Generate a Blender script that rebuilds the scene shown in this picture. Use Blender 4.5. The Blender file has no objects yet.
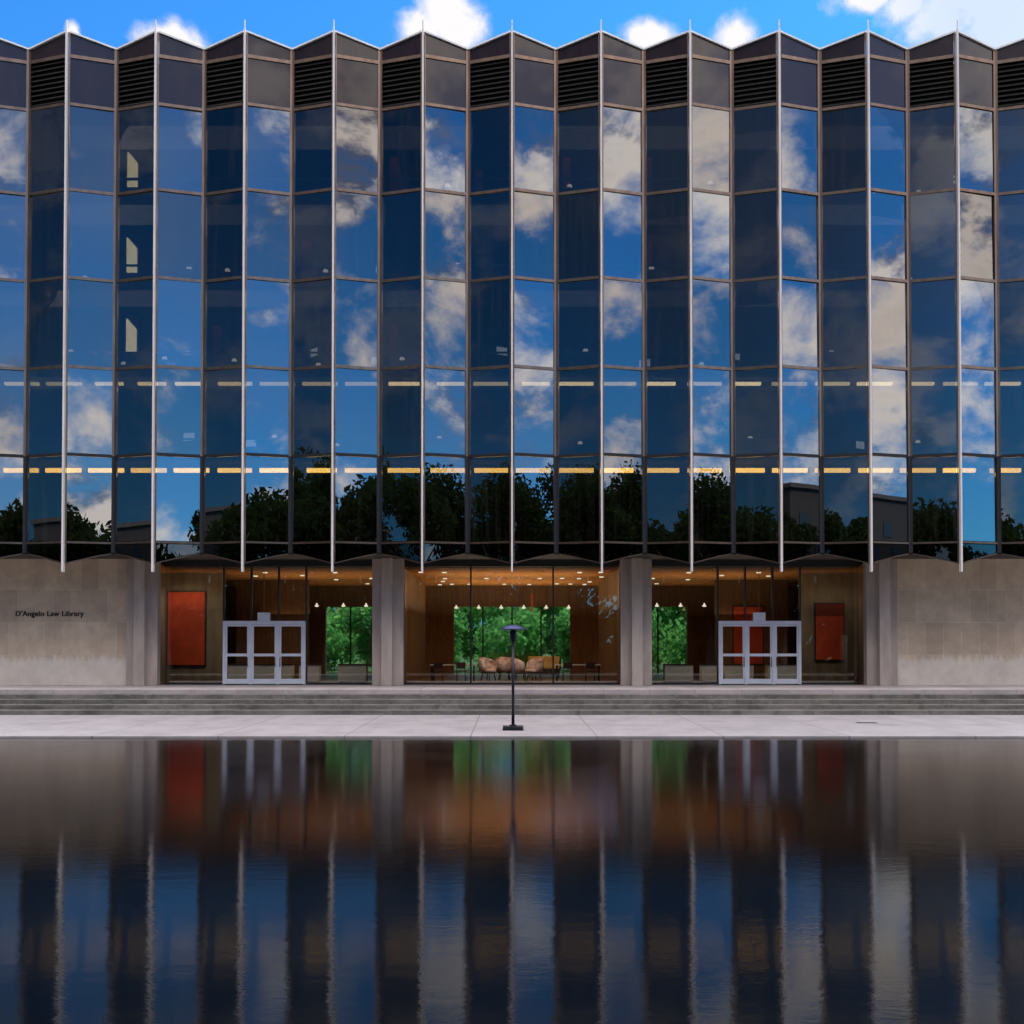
import bpy, bmesh, math, random
from mathutils import Vector, Matrix

random.seed(11)
scene = bpy.context.scene
COL = scene.collection
R = math.radians

# ------------------------------------------------------------------ helpers
class MB:
    """collects shapes, then links them as ONE mesh object"""
    def __init__(self):
        self.v, self.f, self.s = [], [], []

    def poly(self, pts, smooth=False):
        n = len(self.v)
        self.v += [tuple(p) for p in pts]
        self.f.append(list(range(n, n + len(pts))))
        self.s.append(smooth)

    def hexa(self, p):
        """8 points: bottom ring of 4 (counter-clockwise from above), top ring of 4"""
        n = len(self.v)
        self.v += [tuple(q) for q in p]
        for q in ((3, 2, 1, 0), (4, 5, 6, 7), (0, 1, 5, 4), (1, 2, 6, 5), (2, 3, 7, 6), (3, 0, 4, 7)):
            self.f.append([n + k for k in q]); self.s.append(False)

    def box(self, x0, x1, y0, y1, z0, z1):
        self.hexa([(x0, y0, z0), (x1, y0, z0), (x1, y1, z0), (x0, y1, z0),
                   (x0, y0, z1), (x1, y0, z1), (x1, y1, z1), (x0, y1, z1)])

    def prism(self, outline, z0, z1):
        """outline: xy points counter-clockwise"""
        n, k = len(self.v), len(outline)
        self.v += [(x, y, z0) for x, y in outline] + [(x, y, z1) for x, y in outline]
        self.f.append([n + i for i in reversed(range(k))]); self.s.append(False)
        self.f.append([n + k + i for i in range(k)]); self.s.append(False)
        for i in range(k):
            j = (i + 1) % k
            self.f.append([n + i, n + j, n + k + j, n + k + i]); self.s.append(False)

    def lathe(self, prof, cx=0, cy=0, n=28, smooth=True):
        """prof: (radius, z) from bottom to top"""
        b = len(self.v)
        for r, z in prof:
            for i in range(n):
                a = 2 * math.pi * i / n
                self.v.append((cx + r * math.cos(a), cy + r * math.sin(a), z))
        for j in range(len(prof) - 1):
            for i in range(n):
                k = (i + 1) % n
                self.f.append([b + j * n + i, b + j * n + k, b + (j + 1) * n + k, b + (j + 1) * n + i])
                self.s.append(smooth)
        self.f.append([b + i for i in reversed(range(n))]); self.s.append(False)
        t = b + (len(prof) - 1) * n
        self.f.append([t + i for i in range(n)]); self.s.append(False)

    def tube(self, p, q, r0, r1=None, n=8):
        r1 = r0 if r1 is None else r1
        p, q = Vector(p), Vector(q)
        d = (q - p).normalized()
        a = d.orthogonal().normalized(); c = d.cross(a)
        b = len(self.v)
        for o, r in ((p, r0), (q, r1)):
            for i in range(n):
                t = 2 * math.pi * i / n
                self.v.append(tuple(o + a * r * math.cos(t) + c * r * math.sin(t)))
        for i in range(n):
            k = (i + 1) % n
            self.f.append([b + i, b + k, b + n + k, b + n + i]); self.s.append(True)
        self.f.append([b + i for i in reversed(range(n))]); self.s.append(False)
        self.f.append([b + n + i for i in range(n)]); self.s.append(False)

    def build(self, name, mat, parent=None, loc=None, bevel=0):
        me = bpy.data.meshes.new(name)
        me.from_pydata(self.v, [], self.f)
        me.polygons.foreach_set('use_smooth', self.s)
        me.materials.append(mat)
        me.update()
        o = bpy.data.objects.new(name, me)
        COL.objects.link(o)
        if parent: o.parent = parent
        if loc: o.location = loc
        if bevel:
            m = o.modifiers.new('bevel', 'BEVEL'); m.width = bevel; m.segments = 2; m.limit_method = 'ANGLE'
        return o


def tag(o, label=None, cat=None, group=None, kind=None):
    if label: o['label'] = label
    if cat: o['category'] = cat
    if group: o['group'] = group
    if kind: o['kind'] = kind
    return o


def empty(name, loc, label, cat, group=None, rz=0):
    o = bpy.data.objects.new(name, None)
    COL.objects.link(o); o.location = loc; o.rotation_euler.z = rz
    return tag(o, label, cat, group)


def copy_tree(o, parent=None):
    c = o.copy(); COL.objects.link(c)
    if parent: c.parent = parent
    for ch in list(o.children): copy_tree(ch, c)
    return c


# ------------------------------------------------------------------ materials
def mat(name):
    m = bpy.data.materials.new(name); m.use_nodes = True
    nt = m.node_tree; nt.nodes.clear()
    out = nt.nodes.new('ShaderNodeOutputMaterial')
    return m, nt, out


def N(nt, t, **kw):
    n = nt.nodes.new(t)
    for k, v in kw.items(): setattr(n, k, v)
    return n


def math_node(nt, op, a, b=None, clamp=False):
    n = N(nt, 'ShaderNodeMath', operation=op, use_clamp=clamp)
    for i, x in enumerate((a, b)):
        if x is None: continue
        if isinstance(x, (int, float)): n.inputs[i].default_value = x
        else: nt.links.new(x, n.inputs[i])
    return n.outputs[0]


def maprange(nt, x, a, b, c=0.0, d=1.0, smooth=True):
    n = N(nt, 'ShaderNodeMapRange', interpolation_type='SMOOTHSTEP' if smooth else 'LINEAR')
    n.clamp = True
    nt.links.new(x, n.inputs['Value'])
    for k, v in zip(('From Min', 'From Max', 'To Min', 'To Max'), (a, b, c, d)): n.inputs[k].default_value = v
    return n.outputs['Result']


def mixc(nt, f, a, b, blend='MIX'):
    n = N(nt, 'ShaderNodeMix', data_type='RGBA', blend_type=blend)
    for key, x in ((0, f), (6, a), (7, b)):
        if isinstance(x, (int, float)): n.inputs[key].default_value = x
        elif isinstance(x, tuple): n.inputs[key].default_value = (*x[:3], 1)
        else: nt.links.new(x, n.inputs[key])
    return n.outputs[2]


def noise(nt, scale, detail=4, rough=.55, vec=None, stretch=None, obj=True):
    tc = N(nt, 'ShaderNodeTexCoord')
    v = vec or tc.outputs['Object']
    if stretch:
        mp = N(nt, 'ShaderNodeMapping'); mp.inputs['Scale'].default_value = stretch
        nt.links.new(v, mp.inputs['Vector']); v = mp.outputs[0]
    n = N(nt, 'ShaderNodeTexNoise')
    n.inputs['Scale'].default_value = scale; n.inputs['Detail'].default_value = detail; n.inputs['Roughness'].default_value = rough
    nt.links.new(v, n.inputs['Vector'])
    return n.outputs['Fac']


def surface(name, c0, c1=None, rough=.6, metal=0., scale=3., stretch=None, bump=0., bscale=None, spec=.5, coat=0):
    """a base colour that wanders between two tones, with a little relief"""
    m, nt, out = mat(name)
    p = N(nt, 'ShaderNodeBsdfPrincipled')
    c1 = c1 or tuple(x * .8 for x in c0)
    f = maprange(nt, noise(nt, scale, 6, .62, stretch=stretch), .3, .7)
    nt.links.new(mixc(nt, f, c0, c1), p.inputs['Base Color'])
    p.inputs['Roughness'].default_value = rough; p.inputs['Metallic'].default_value = metal
    p.inputs['Specular IOR Level'].default_value = spec
    p.inputs['Coat Weight'].default_value = coat
    if bump:
        b = N(nt, 'ShaderNodeBump'); b.inputs['Strength'].default_value = bump; b.inputs['Distance'].default_value = .02
        nt.links.new(noise(nt, bscale or scale * 6, 5, .6, stretch=stretch), b.inputs['Height'])
        nt.links.new(b.outputs[0], p.inputs['Normal'])
    nt.links.new(p.outputs[0], out.inputs[0])
    return m


def glow(name, col, strength):
    m, nt, out = mat(name)
    e = N(nt, 'ShaderNodeEmission'); e.inputs[0].default_value = (*col, 1); e.inputs[1].default_value = strength
    nt.links.new(e.outputs[0], out.inputs[0])
    return m


def glass(name, tint, reflect, refl_tint=(1, 1, 1), rough=.0, warp=.0, dirt=0.):
    """coated architectural glass: mirror coat over a tinted clear sheet"""
    m, nt, out = mat(name)
    tr = N(nt, 'ShaderNodeBsdfTransparent'); tr.inputs[0].default_value = (*tint, 1)
    gl = N(nt, 'ShaderNodeBsdfGlossy'); gl.inputs['Color'].default_value = (*refl_tint, 1); gl.inputs['Roughness'].default_value = rough
    fr = N(nt, 'ShaderNodeFresnel'); fr.inputs[0].default_value = 1.5
    f = math_node(nt, 'ADD', math_node(nt, 'MULTIPLY', fr.outputs[0], .8), reflect, True)
    if warp:
        b = N(nt, 'ShaderNodeBump'); b.inputs['Strength'].default_value = warp; b.inputs['Distance'].default_value = .01
        nt.links.new(noise(nt, .7, 2, .4), b.inputs['Height'])
        nt.links.new(b.outputs[0], gl.inputs['Normal'])
    mx = N(nt, 'ShaderNodeMixShader')
    nt.links.new(f, mx.inputs[0]); nt.links.new(tr.outputs[0], mx.inputs[1]); nt.links.new(gl.outputs[0], mx.inputs[2])
    res = mx.outputs[0]
    if dirt:
        df = N(nt, 'ShaderNodeBsdfDiffuse'); df.inputs[0].default_value = (.55, .5, .46, 1)
        streak = maprange(nt, noise(nt, 5, 5, .6, stretch=(1, 1, .06)), .45, .8, 0, dirt)
        m2 = N(nt, 'ShaderNodeMixShader')
        nt.links.new(streak, m2.inputs[0]); nt.links.new(res, m2.inputs[1]); nt.links.new(df.outputs[0], m2.inputs[2])
        res = m2.outputs[0]
    nt.links.new(res, out.inputs[0])
    return m


M = {}
WINDOWS = [glass('tinted window glass', (.46, .45, .43), .26, (.95, .97, 1.0), 0, .07, .010),
           glass('greyer window glass', (.42, .41, .40), .21, (1.0, .98, .97), 0, .10, .022),
           glass('bluer window glass', (.48, .48, .47), .29, (.90, .95, 1.0), 0, .05, .006)]
M['clear'] = glass('lobby glass', (.80, .82, .80), .05)
M['door_glass'] = glass('door glass', (.80, .82, .80), .04)
M['apron'] = glass('dark apron glass', (.05, .055, .065), .07, (.9, .95, 1.0), 0, .02, .004)
M['fin'] = surface('fin pale aluminium', (.80, .76, .75), (.68, .65, .64), .42, .0, 1.2, (3, 3, .25), .05)
M['bronze'] = surface('bronze anodised frame', (.35, .235, .165), (.24, .16, .115), .28, .92, 2.0, (2, 2, .4))
M['black'] = surface('black metal', (.012, .012, .014), (.02, .02, .022), .45, .2, 4)
M['louvre'] = surface('black louvre blades', (.008, .0075, .0075), (.014, .013, .012), .85, .3, 6)
M['coping'] = surface('white metal coping', (.86, .85, .83), (.72, .71, .70), .4, .1, 2)
M['soffit'] = surface('dark soffit board', (.055, .045, .04), (.035, .03, .028), .8, 0, 1.5)
M['slab'] = surface('dark floor slab', (.045, .045, .05), (.03, .03, .034), .8, 0, 1)
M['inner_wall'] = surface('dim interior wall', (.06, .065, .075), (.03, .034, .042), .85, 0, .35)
M['concrete'] = surface('cast concrete', (.53, .45, .40), (.38, .325, .29), .82, 0, 1.6, (1.6, 1.6, .35), .25, 30)
M['steel_white'] = surface('white painted door frame', (.74, .78, .86), (.66, .70, .78), .4, 0, 3)
M['wood_wall'] = surface('brown timber wall', (.23, .105, .035), (.12, .05, .016), .55, 0, 3, (6, 6, .3), .1)
M['wood_ceiling'] = surface('honey timber ceiling', (.60, .30, .09), (.34, .15, .04), .5, 0, 2.2, (.6, 7, 1), .1)
M['lobby_floor'] = surface('lobby terrazzo', (.16, .13, .115), (.11, .09, .08), .35, 0, 2)
M['red'] = surface('red orange canvas', (.62, .075, .022), (.50, .05, .016), .75, 0, 1.5)
M['dark_red'] = surface('dark red canvas', (.20, .022, .012), (.15, .016, .01), .75, 0, 1.5)
M['red_case'] = surface('red bookcase end', (.55, .04, .07), (.42, .03, .055), .6)
M['white_box'] = surface('pale bench side', (.80, .78, .75), (.70, .68, .66), .6, 0, 2)
M['dark_wood'] = surface('dark chair timber', (.045, .022, .013), (.03, .014, .009), .4, 0, 5)
M['pink'] = surface('pale pink upholstery', (.92, .74, .71), (.36, .20, .16), .85, 0, 3.4)
M['table_top'] = surface('pale laminate', (.48, .48, .47), (.40, .40, .40), .4)
M['book'] = surface('book spines', (.16, .10, .07), (.05, .06, .10), .7, 0, 14, (6, 1, .4))
M['lamp_body'] = surface('dark blue black metal', (.012, .014, .024), (.02, .022, .034), .35, .5, 4)
M['lamp_dish'] = surface('navy dish', (.03, .045, .13), (.02, .032, .095), .35, .4, 4)
M['steps'] = None
M['strip'] = glow('warm fluorescent tube', (1.0, .70, .22), 4.2)
M['strip_pale'] = glow('pale fluorescent tube', (1.0, .80, .42), 3.4)
M['pale_glow'] = glow('pale yellow glowing panel', (1.0, .88, .52), 2.2)
M['lamp_light'] = glow('lamp glow', (1.0, .84, .64), 1.5)
M['desk_light'] = glow('desk lamp glow', (1.0, .92, .84), 1.3)
M['dim_stone'] = surface('dark travertine', (.26, .20, .14), (.17, .13, .09), .7, 0, 1.6, (2, 2, .4))
M['letter'] = surface('dark bronze letters', (.03, .025, .022), (.02, .018, .016), .5, .3)
M['bark'] = surface('bark', (.09, .07, .05), (.05, .04, .03), .9, 0, 5, (3, 3, .5), .4)
M['brick'] = surface('dark brick', (.020, .013, .012), (.014, .010, .009), .85, 0, 2, None, .2)
M['iron'] = surface('cast iron', (.06, .055, .055), (.04, .04, .04), .6, .4, 8)


def mat_spandrel():
    m, nt, out = mat('brown spandrel glass')
    p = N(nt, 'ShaderNodeBsdfPrincipled')
    f = maprange(nt, noise(nt, 1.2, 5, .6, stretch=(2.5, 2.5, .5)), .3, .7)
    nt.links.new(mixc(nt, f, (.032, .017, .016), (.019, .010, .010)), p.inputs['Base Color'])
    p.inputs['Roughness'].default_value = .18; p.inputs['Specular IOR Level'].default_value = .5
    p.inputs['IOR'].default_value = 1.5; p.inputs['Coat Weight'].default_value = 1; p.inputs['Coat IOR'].default_value = 1.47; p.inputs['Coat Roughness'].default_value = .02
    nt.links.new(p.outputs[0], out.inputs[0])
    return m
M['spandrel'] = mat_spandrel()


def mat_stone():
    """limestone cladding: tall slabs in courses, weathered darker above a washed foot that also carries painted bounce light"""
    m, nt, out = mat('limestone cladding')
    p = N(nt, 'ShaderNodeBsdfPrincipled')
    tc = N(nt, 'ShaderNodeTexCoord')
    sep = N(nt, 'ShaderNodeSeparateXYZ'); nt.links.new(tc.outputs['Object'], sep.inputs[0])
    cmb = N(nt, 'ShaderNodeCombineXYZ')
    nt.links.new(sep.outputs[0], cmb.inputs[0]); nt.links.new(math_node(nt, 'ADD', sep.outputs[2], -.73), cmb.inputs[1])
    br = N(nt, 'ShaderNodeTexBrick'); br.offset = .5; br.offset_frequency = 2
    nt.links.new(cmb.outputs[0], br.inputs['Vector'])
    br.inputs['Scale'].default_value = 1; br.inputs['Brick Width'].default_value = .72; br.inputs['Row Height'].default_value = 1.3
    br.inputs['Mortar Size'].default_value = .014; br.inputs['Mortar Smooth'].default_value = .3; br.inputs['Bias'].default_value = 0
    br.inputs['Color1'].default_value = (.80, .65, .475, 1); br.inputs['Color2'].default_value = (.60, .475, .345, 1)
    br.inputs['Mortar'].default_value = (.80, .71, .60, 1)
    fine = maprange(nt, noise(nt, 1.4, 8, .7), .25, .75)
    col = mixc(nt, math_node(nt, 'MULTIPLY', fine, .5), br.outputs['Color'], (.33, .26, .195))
    # washed foot, ragged dripping upper edge; its paleness also paints in pavement bounce
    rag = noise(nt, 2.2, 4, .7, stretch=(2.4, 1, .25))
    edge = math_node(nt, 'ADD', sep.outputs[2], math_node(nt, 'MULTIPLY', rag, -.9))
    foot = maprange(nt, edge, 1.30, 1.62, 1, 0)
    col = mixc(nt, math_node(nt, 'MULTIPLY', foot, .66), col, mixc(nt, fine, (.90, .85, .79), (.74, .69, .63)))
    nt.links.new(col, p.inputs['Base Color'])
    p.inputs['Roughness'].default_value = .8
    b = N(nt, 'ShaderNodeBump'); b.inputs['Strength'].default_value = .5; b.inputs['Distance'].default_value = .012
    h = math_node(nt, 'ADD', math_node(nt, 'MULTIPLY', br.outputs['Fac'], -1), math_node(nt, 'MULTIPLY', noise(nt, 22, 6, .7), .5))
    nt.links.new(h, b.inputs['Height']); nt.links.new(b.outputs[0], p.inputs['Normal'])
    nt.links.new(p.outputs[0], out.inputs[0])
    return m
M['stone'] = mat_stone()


def mat_paving(name, c0, c1, bw, rh, ox, mortar=(.22, .21, .21), msize=.012, rough=.75):
    m, nt, out = mat(name)
    p = N(nt, 'ShaderNodeBsdfPrincipled')
    tc = N(nt, 'ShaderNodeTexCoord')
    mp = N(nt, 'ShaderNodeMapping'); mp.inputs['Location'].default_value = (ox, 0, 0)
    nt.links.new(tc.outputs['Object'], mp.inputs[0])
    br = N(nt, 'ShaderNodeTexBrick'); br.offset = 0
    nt.links.new(mp.outputs[0], br.inputs['Vector'])
    br.inputs['Scale'].default_value = 1; br.inputs['Brick Width'].default_value = bw; br.inputs['Row Height'].default_value = rh
    br.inputs['Mortar Size'].default_value = msize; br.inputs['Mortar Smooth'].default_value = .2; br.inputs['Bias'].default_value = 0
    br.inputs['Color1'].default_value = (*c0, 1); br.inputs['Color2'].default_value = (*c1, 1); br.inputs['Mortar'].default_value = (*mortar, 1)
    f = maprange(nt, noise(nt, .9, 8, .72, stretch=(1, .6, 1)), .38, .70, 0, .75)
    f2 = maprange(nt, noise(nt, 14, 5, .7), .45, .8, 0, .35)
    col = mixc(nt, f, br.outputs['Color'], tuple(x * .72 for x in c1))
    col = mixc(nt, f2, col, tuple(x * .6 for x in c1))
    nt.links.new(col, p.inputs['Base Color']); p.inputs['Roughness'].default_value = rough
    b = N(nt, 'ShaderNodeBump'); b.inputs['Strength'].default_value = .3; b.inputs['Distance'].default_value = .01
    nt.links.new(noise(nt, 25, 5, .6), b.inputs['Height']); nt.links.new(b.outputs[0], p.inputs['Normal'])
    nt.links.new(p.outputs[0], out.inputs[0])
    return m
M['pavement'] = mat_paving('pale plaza slabs', (.325, .311, .322), (.285, .273, .284), 3.36, 12.0, 1.1, (.12, .115, .115), .018)
M['platform'] = mat_paving('platform slabs', (.42, .385, .38), (.36, .33, .33), 1.67, 1.6, 0)


def mat_steps():
    m, nt, out = mat('weathered granite steps')
    p = N(nt, 'ShaderNodeBsdfPrincipled')
    f = maprange(nt, noise(nt, .5, 8, .7, stretch=(1, 2, 3)), .3, .72)
    col = mixc(nt, f, (.19, .18, .17), (.07, .068, .062))
    moss = maprange(nt, noise(nt, .23, 6, .65, stretch=(1, .5, .5)), .55, .75, 0, .55)
    col = mixc(nt, moss, col, (.21, .205, .135))
    wet = maprange(nt, noise(nt, 1.5, 7, .72, stretch=(1, .4, .5)), .46, .68, 0, .75)
    col = mixc(nt, wet, col, (.045, .044, .042))
    worn = maprange(nt, noise(nt, 4.5, 6, .75, stretch=(.6, 1, 1.6)), .52, .72, 0, .6)
    col = mixc(nt, worn, col, (.27, .26, .24))
    fine = maprange(nt, noise(nt, 30, 3, .7), .45, .75, 0, .6)
    col = mixc(nt, fine, col, (.05, .048, .045))
    nt.links.new(col, p.inputs['Base Color']); p.inputs['Roughness'].default_value = .8
    b = N(nt, 'ShaderNodeBump'); b.inputs['Strength'].default_value = .5; b.inputs['Distance'].default_value = .01
    nt.links.new(noise(nt, 18, 6, .7), b.inputs['Height']); nt.links.new(b.outputs[0], p.inputs['Normal'])
    nt.links.new(p.outputs[0], out.inputs[0])
    return m
M['steps'] = mat_steps()


def mat_water():
    m, nt, out = mat('still dark pool water')
    p = N(nt, 'ShaderNodeBsdfPrincipled')
    p.inputs['Base Color'].default_value = (.0012, .0014, .0019, 1)
    p.inputs['IOR'].default_value = 1.38
    tcw = N(nt, 'ShaderNodeTexCoord'); sw = N(nt, 'ShaderNodeSeparateXYZ'); nt.links.new(tcw.outputs['Object'], sw.inputs[0])
    breeze = maprange(nt, sw.outputs[1], 11, 22, 0, .050)          # a light breeze ruffles the far half
    nt.links.new(math_node(nt, 'ADD', breeze, maprange(nt, noise(nt, .35, 3, .6), .35, .7, .030, .062)), p.inputs['Roughness'])
    big = noise(nt, .55, 2, .5, stretch=(1, 1.0, 1))
    mid = noise(nt, 5.0, 3, .55, stretch=(.5, .9, 1))
    fin = noise(nt, 30, 3, .6, stretch=(.36, 1, 1))
    h = math_node(nt, 'ADD', math_node(nt, 'MULTIPLY', big, .3), math_node(nt, 'ADD', math_node(nt, 'MULTIPLY', mid, .25), math_node(nt, 'MULTIPLY', fin, .12)))
    b = N(nt, 'ShaderNodeBump'); b.inputs['Strength'].default_value = 1; b.inputs['Distance'].default_value = .0048
    nt.links.new(h, b.inputs['Height']); nt.links.new(b.outputs[0], p.inputs['Normal'])
    nt.links.new(p.outputs[0], out.inputs[0])
    return m
M['water'] = mat_water()


def mat_leaf(name, c0, c1):
    m, nt, out = mat(name)
    d = N(nt, 'ShaderNodeBsdfDiffuse'); t = N(nt, 'ShaderNodeBsdfTranslucent')
    f = maprange(nt, noise(nt, .8, 4, .7), .3, .7)
    col = mixc(nt, f, c0, c1)
    nt.links.new(col, d.inputs[0])
    nt.links.new(mixc(nt, .5, col, (c0[0] * 2, c0[1] * 2, c0[2])), t.inputs[0])
    mx = N(nt, 'ShaderNodeMixShader'); mx.inputs[0].default_value = .55
    nt.links.new(d.outputs[0], mx.inputs[1]); nt.links.new(t.outputs[0], mx.inputs[2])
    nt.links.new(mx.outputs[0], out.inputs[0])
    return m
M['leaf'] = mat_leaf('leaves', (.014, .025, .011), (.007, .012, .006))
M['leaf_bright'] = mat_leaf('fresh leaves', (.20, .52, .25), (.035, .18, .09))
M['grass'] = surface('lawn', (.05, .15, .03), (.03, .10, .022), .9, 0, 2.5, None, .4, 40)
M['earth'] = surface('ground', (.045, .07, .025), (.03, .045, .018), .95, 0, .4)

# ------------------------------------------------------------------ camera
CAM_Z = 2.55
cam = bpy.data.objects.new('camera', bpy.data.cameras.new('camera'))
COL.objects.link(cam); scene.camera = cam
cam.data.sensor_fit = 'HORIZONTAL'; cam.data.sensor_width = 36; cam.data.lens = 41.61
cam.data.shift_y = .1027; cam.data.clip_end = 6000; cam.data.clip_start = .1
cam.location = (0, 0, CAM_Z); cam.rotation_euler = (R(91.2), 0, 0)

# ------------------------------------------------------------------ sky and sun
SUN_ELEV, SUN_AZ = R(47), R(38)         # sun behind the building, to the right (azimuth from +Y towards +X)
SKY = .12


def build_world():
    w = bpy.data.worlds.new('World'); scene.world = w; w.use_nodes = True
    nt = w.node_tree; nt.nodes.clear()
    out = N(nt, 'ShaderNodeOutputWorld'); bg = N(nt, 'ShaderNodeBackground'); bg.inputs[1].default_value = SKY
    sky = N(nt, 'ShaderNodeTexSky', sky_type='NISHITA'); sky.sun_disc = False
    sky.sun_elevation = SUN_ELEV; sky.sun_rotation = SUN_AZ
    sky.air_density = 1.0; sky.dust_density = .3; sky.ozone_density = 2.5
    tc = N(nt, 'ShaderNodeTexCoord'); D = tc.outputs['Generated']
    sep = N(nt, 'ShaderNodeSeparateXYZ'); nt.links.new(D, sep.inputs[0])
    X, Y, Z = sep.outputs
    pol = N(nt, 'ShaderNodeVectorMath', operation='MULTIPLY'); pol.inputs[1].default_value = (.27, 1.02, 1.72)
    nt.links.new(sky.outputs[0], pol.inputs[0]); base = pol.outputs[0]
    # the far half of the sky (behind the photographer) is deep and clear to the left
    back = maprange(nt, Y, -.05, -.35)
    side = maprange(nt, X, -.42, .12, .155, 1.0)
    low = maprange(nt, Z, .48, .62, 1, 0)
    dim = math_node(nt, 'SUBTRACT', 1.0, math_node(nt, 'MULTIPLY', math_node(nt, 'MULTIPLY', back, low), math_node(nt, 'SUBTRACT', 1.0, side)))
    # cloud fields
    def cn(scale, off, detail=10, rough=.60, st=(1, 1, 1.35)):
        mp = N(nt, 'ShaderNodeMapping'); mp.inputs['Scale'].default_value = st; mp.inputs['Location'].default_value = off
        nt.links.new(D, mp.inputs[0])
        n = N(nt, 'ShaderNodeTexNoise'); n.inputs['Scale'].default_value = scale; n.inputs['Detail'].default_value = detail; n.inputs['Roughness'].default_value = rough
        n.inputs['Distortion'].default_value = .25
        nt.links.new(mp.outputs[0], n.inputs[0]); return n.outputs['Fac']
    puffs = cn(8.6, (3.1, 1.7, .4)); mass = cn(2.9, (7.3, 4.2, 2.6), 3, .5)
    lift = cn(8.6, (3.1, 1.7, .50))          # the same field a little higher: tells lit tops from shaded undersides
    d = math_node(nt, 'ADD', math_node(nt, 'MULTIPLY', puffs, .62), math_node(nt, 'MULTIPLY', mass, .5))
    dl = math_node(nt, 'ADD', math_node(nt, 'MULTIPLY', lift, .62), math_node(nt, 'MULTIPLY', mass, .5))
    high = maprange(nt, Z, .48, .75, 0, .22)                     # fuller bright cover overhead, added out of view to light the plaza
    d = math_node(nt, 'ADD', d, high)
    d = math_node(nt, 'ADD', d, math_node(nt, 'MULTIPLY', maprange(nt, X, .40, .75, 0, .055), maprange(nt, Z, .12, .3)))
    thick = maprange(nt, d, .536, .660)
    backm = maprange(nt, Y, .15, -.1)
    overm = maprange(nt, Z, .50, .66)
    fieldmask = math_node(nt, 'MAXIMUM', backm, overm)
    c_back = math_node(nt, 'MULTIPLY', math_node(nt, 'MULTIPLY', thick, fieldmask), math_node(nt, 'SUBTRACT', 1.0, math_node(nt, 'MULTIPLY', math_node(nt, 'MULTIPLY', back, low), maprange(nt, X, -.42, .0, .72, 0))))
    # the clouds that stand over the roof line
    blobs = [(442, 14, .026, .024), (422, 30, .024, .018), (458, 32, .026, .022), (170, 42, .030, .016), (648, 38, .026, .014), (732, 38, .020, .016),
             (945, 12, .038, .026), (908, 4, .022, .016), (1012, 20, .05, .034), (985, 2, .05, .026), (868, -4, .03, .012), (75, 34, .006, .010)]
    f = 1183.6; th = R(1.2)
    wob = cn(26, (0, 0, 0), 6, .6, (1, 1, 1)); wob2 = cn(60, (2, 5, 1), 4, .6, (1, 1, 1))
    best = None
    for (px, py, rx, rz) in blobs:
        u = (px - 512.5) / f; v = (512 - py) / f + 130 / f - math.tan(th)
        c = Vector((u, math.cos(th) - v * math.sin(th), math.sin(th) + v * math.cos(th))).normalized()
        dx = math_node(nt, 'DIVIDE', math_node(nt, 'SUBTRACT', X, c.x), rx)
        dz = math_node(nt, 'DIVIDE', math_node(nt, 'SUBTRACT', Z, c.z), rz)
        q = math_node(nt, 'SUBTRACT', 1.0, math_node(nt, 'SQRT', math_node(nt, 'ADD', math_node(nt, 'MULTIPLY', dx, dx), math_node(nt, 'MULTIPLY', dz, dz))))
        best = q if best is None else math_node(nt, 'MAXIMUM', best, q)
    best = math_node(nt, 'ADD', best, math_node(nt, 'MULTIPLY', math_node(nt, 'SUBTRACT', wob, .5), 1.5))
    best = math_node(nt, 'ADD', best, math_node(nt, 'MULTIPLY', math_node(nt, 'SUBTRACT', wob2, .5), .5))
    c_front = math_node(nt, 'MULTIPLY', math_node(nt, 'MULTIPLY', maprange(nt, best, -.06, .62), maprange(nt, X, .24, .32, 1, .68)), math_node(nt, 'SUBTRACT', 1.0, backm))
    # cloud colours (radiance before the background strength)
    k = 1 / SKY
    lit = maprange(nt, math_node(nt, 'SUBTRACT', d, dl), -.040, .040)
    shade = mixc(nt, lit, (.27 * k, .27 * k, .33 * k), (1.62 * k, 1.46 * k, 1.33 * k))
    deep = maprange(nt, d, .62, .76, 0, .40)
    shade = mixc(nt, deep, shade, (.44 * k, .43 * k, .48 * k))
    over = mixc(nt, overm, shade, (3.6 * k, 3.35 * k, 3.4 * k))
    veil = math_node(nt, 'MULTIPLY', maprange(nt, cn(1.9, (1.3, 8.2, 5.1), 4, .5), .42, .68, 0, .42), backm)
    base2 = mixc(nt, veil, base, (.44 * k, .50 * k, .64 * k))
    col = mixc(nt, c_back, base2, over)
    mul = N(nt, 'ShaderNodeVectorMath', operation='SCALE'); nt.links.new(col, mul.inputs[0]); nt.links.new(dim, mul.inputs['Scale'])
    col = mixc(nt, c_front, mul.outputs[0], mixc(nt, maprange(nt, best, .1, .6), (.66 * k, .74 * k, .90 * k), (1.0 * k, .98 * k, .98 * k)))
    nt.links.new(col, bg.inputs[0]); nt.links.new(bg.outputs[0], out.inputs[0])


build_world()
sun = bpy.data.objects.new('sun', bpy.data.lights.new('sun', 'SUN')); COL.objects.link(sun)
sun.data.energy = 4.0; sun.data.angle = R(.5); sun.data.color = (1, .94, .85)
sd = Vector((math.sin(SUN_AZ) * math.cos(SUN_ELEV), math.cos(SUN_AZ) * math.cos(SUN_ELEV), math.sin(SUN_ELEV)))
sun.rotation_euler = sd.to_track_quat('Z', 'Y').to_euler(); sun.location = (30, 60, 60)

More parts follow.
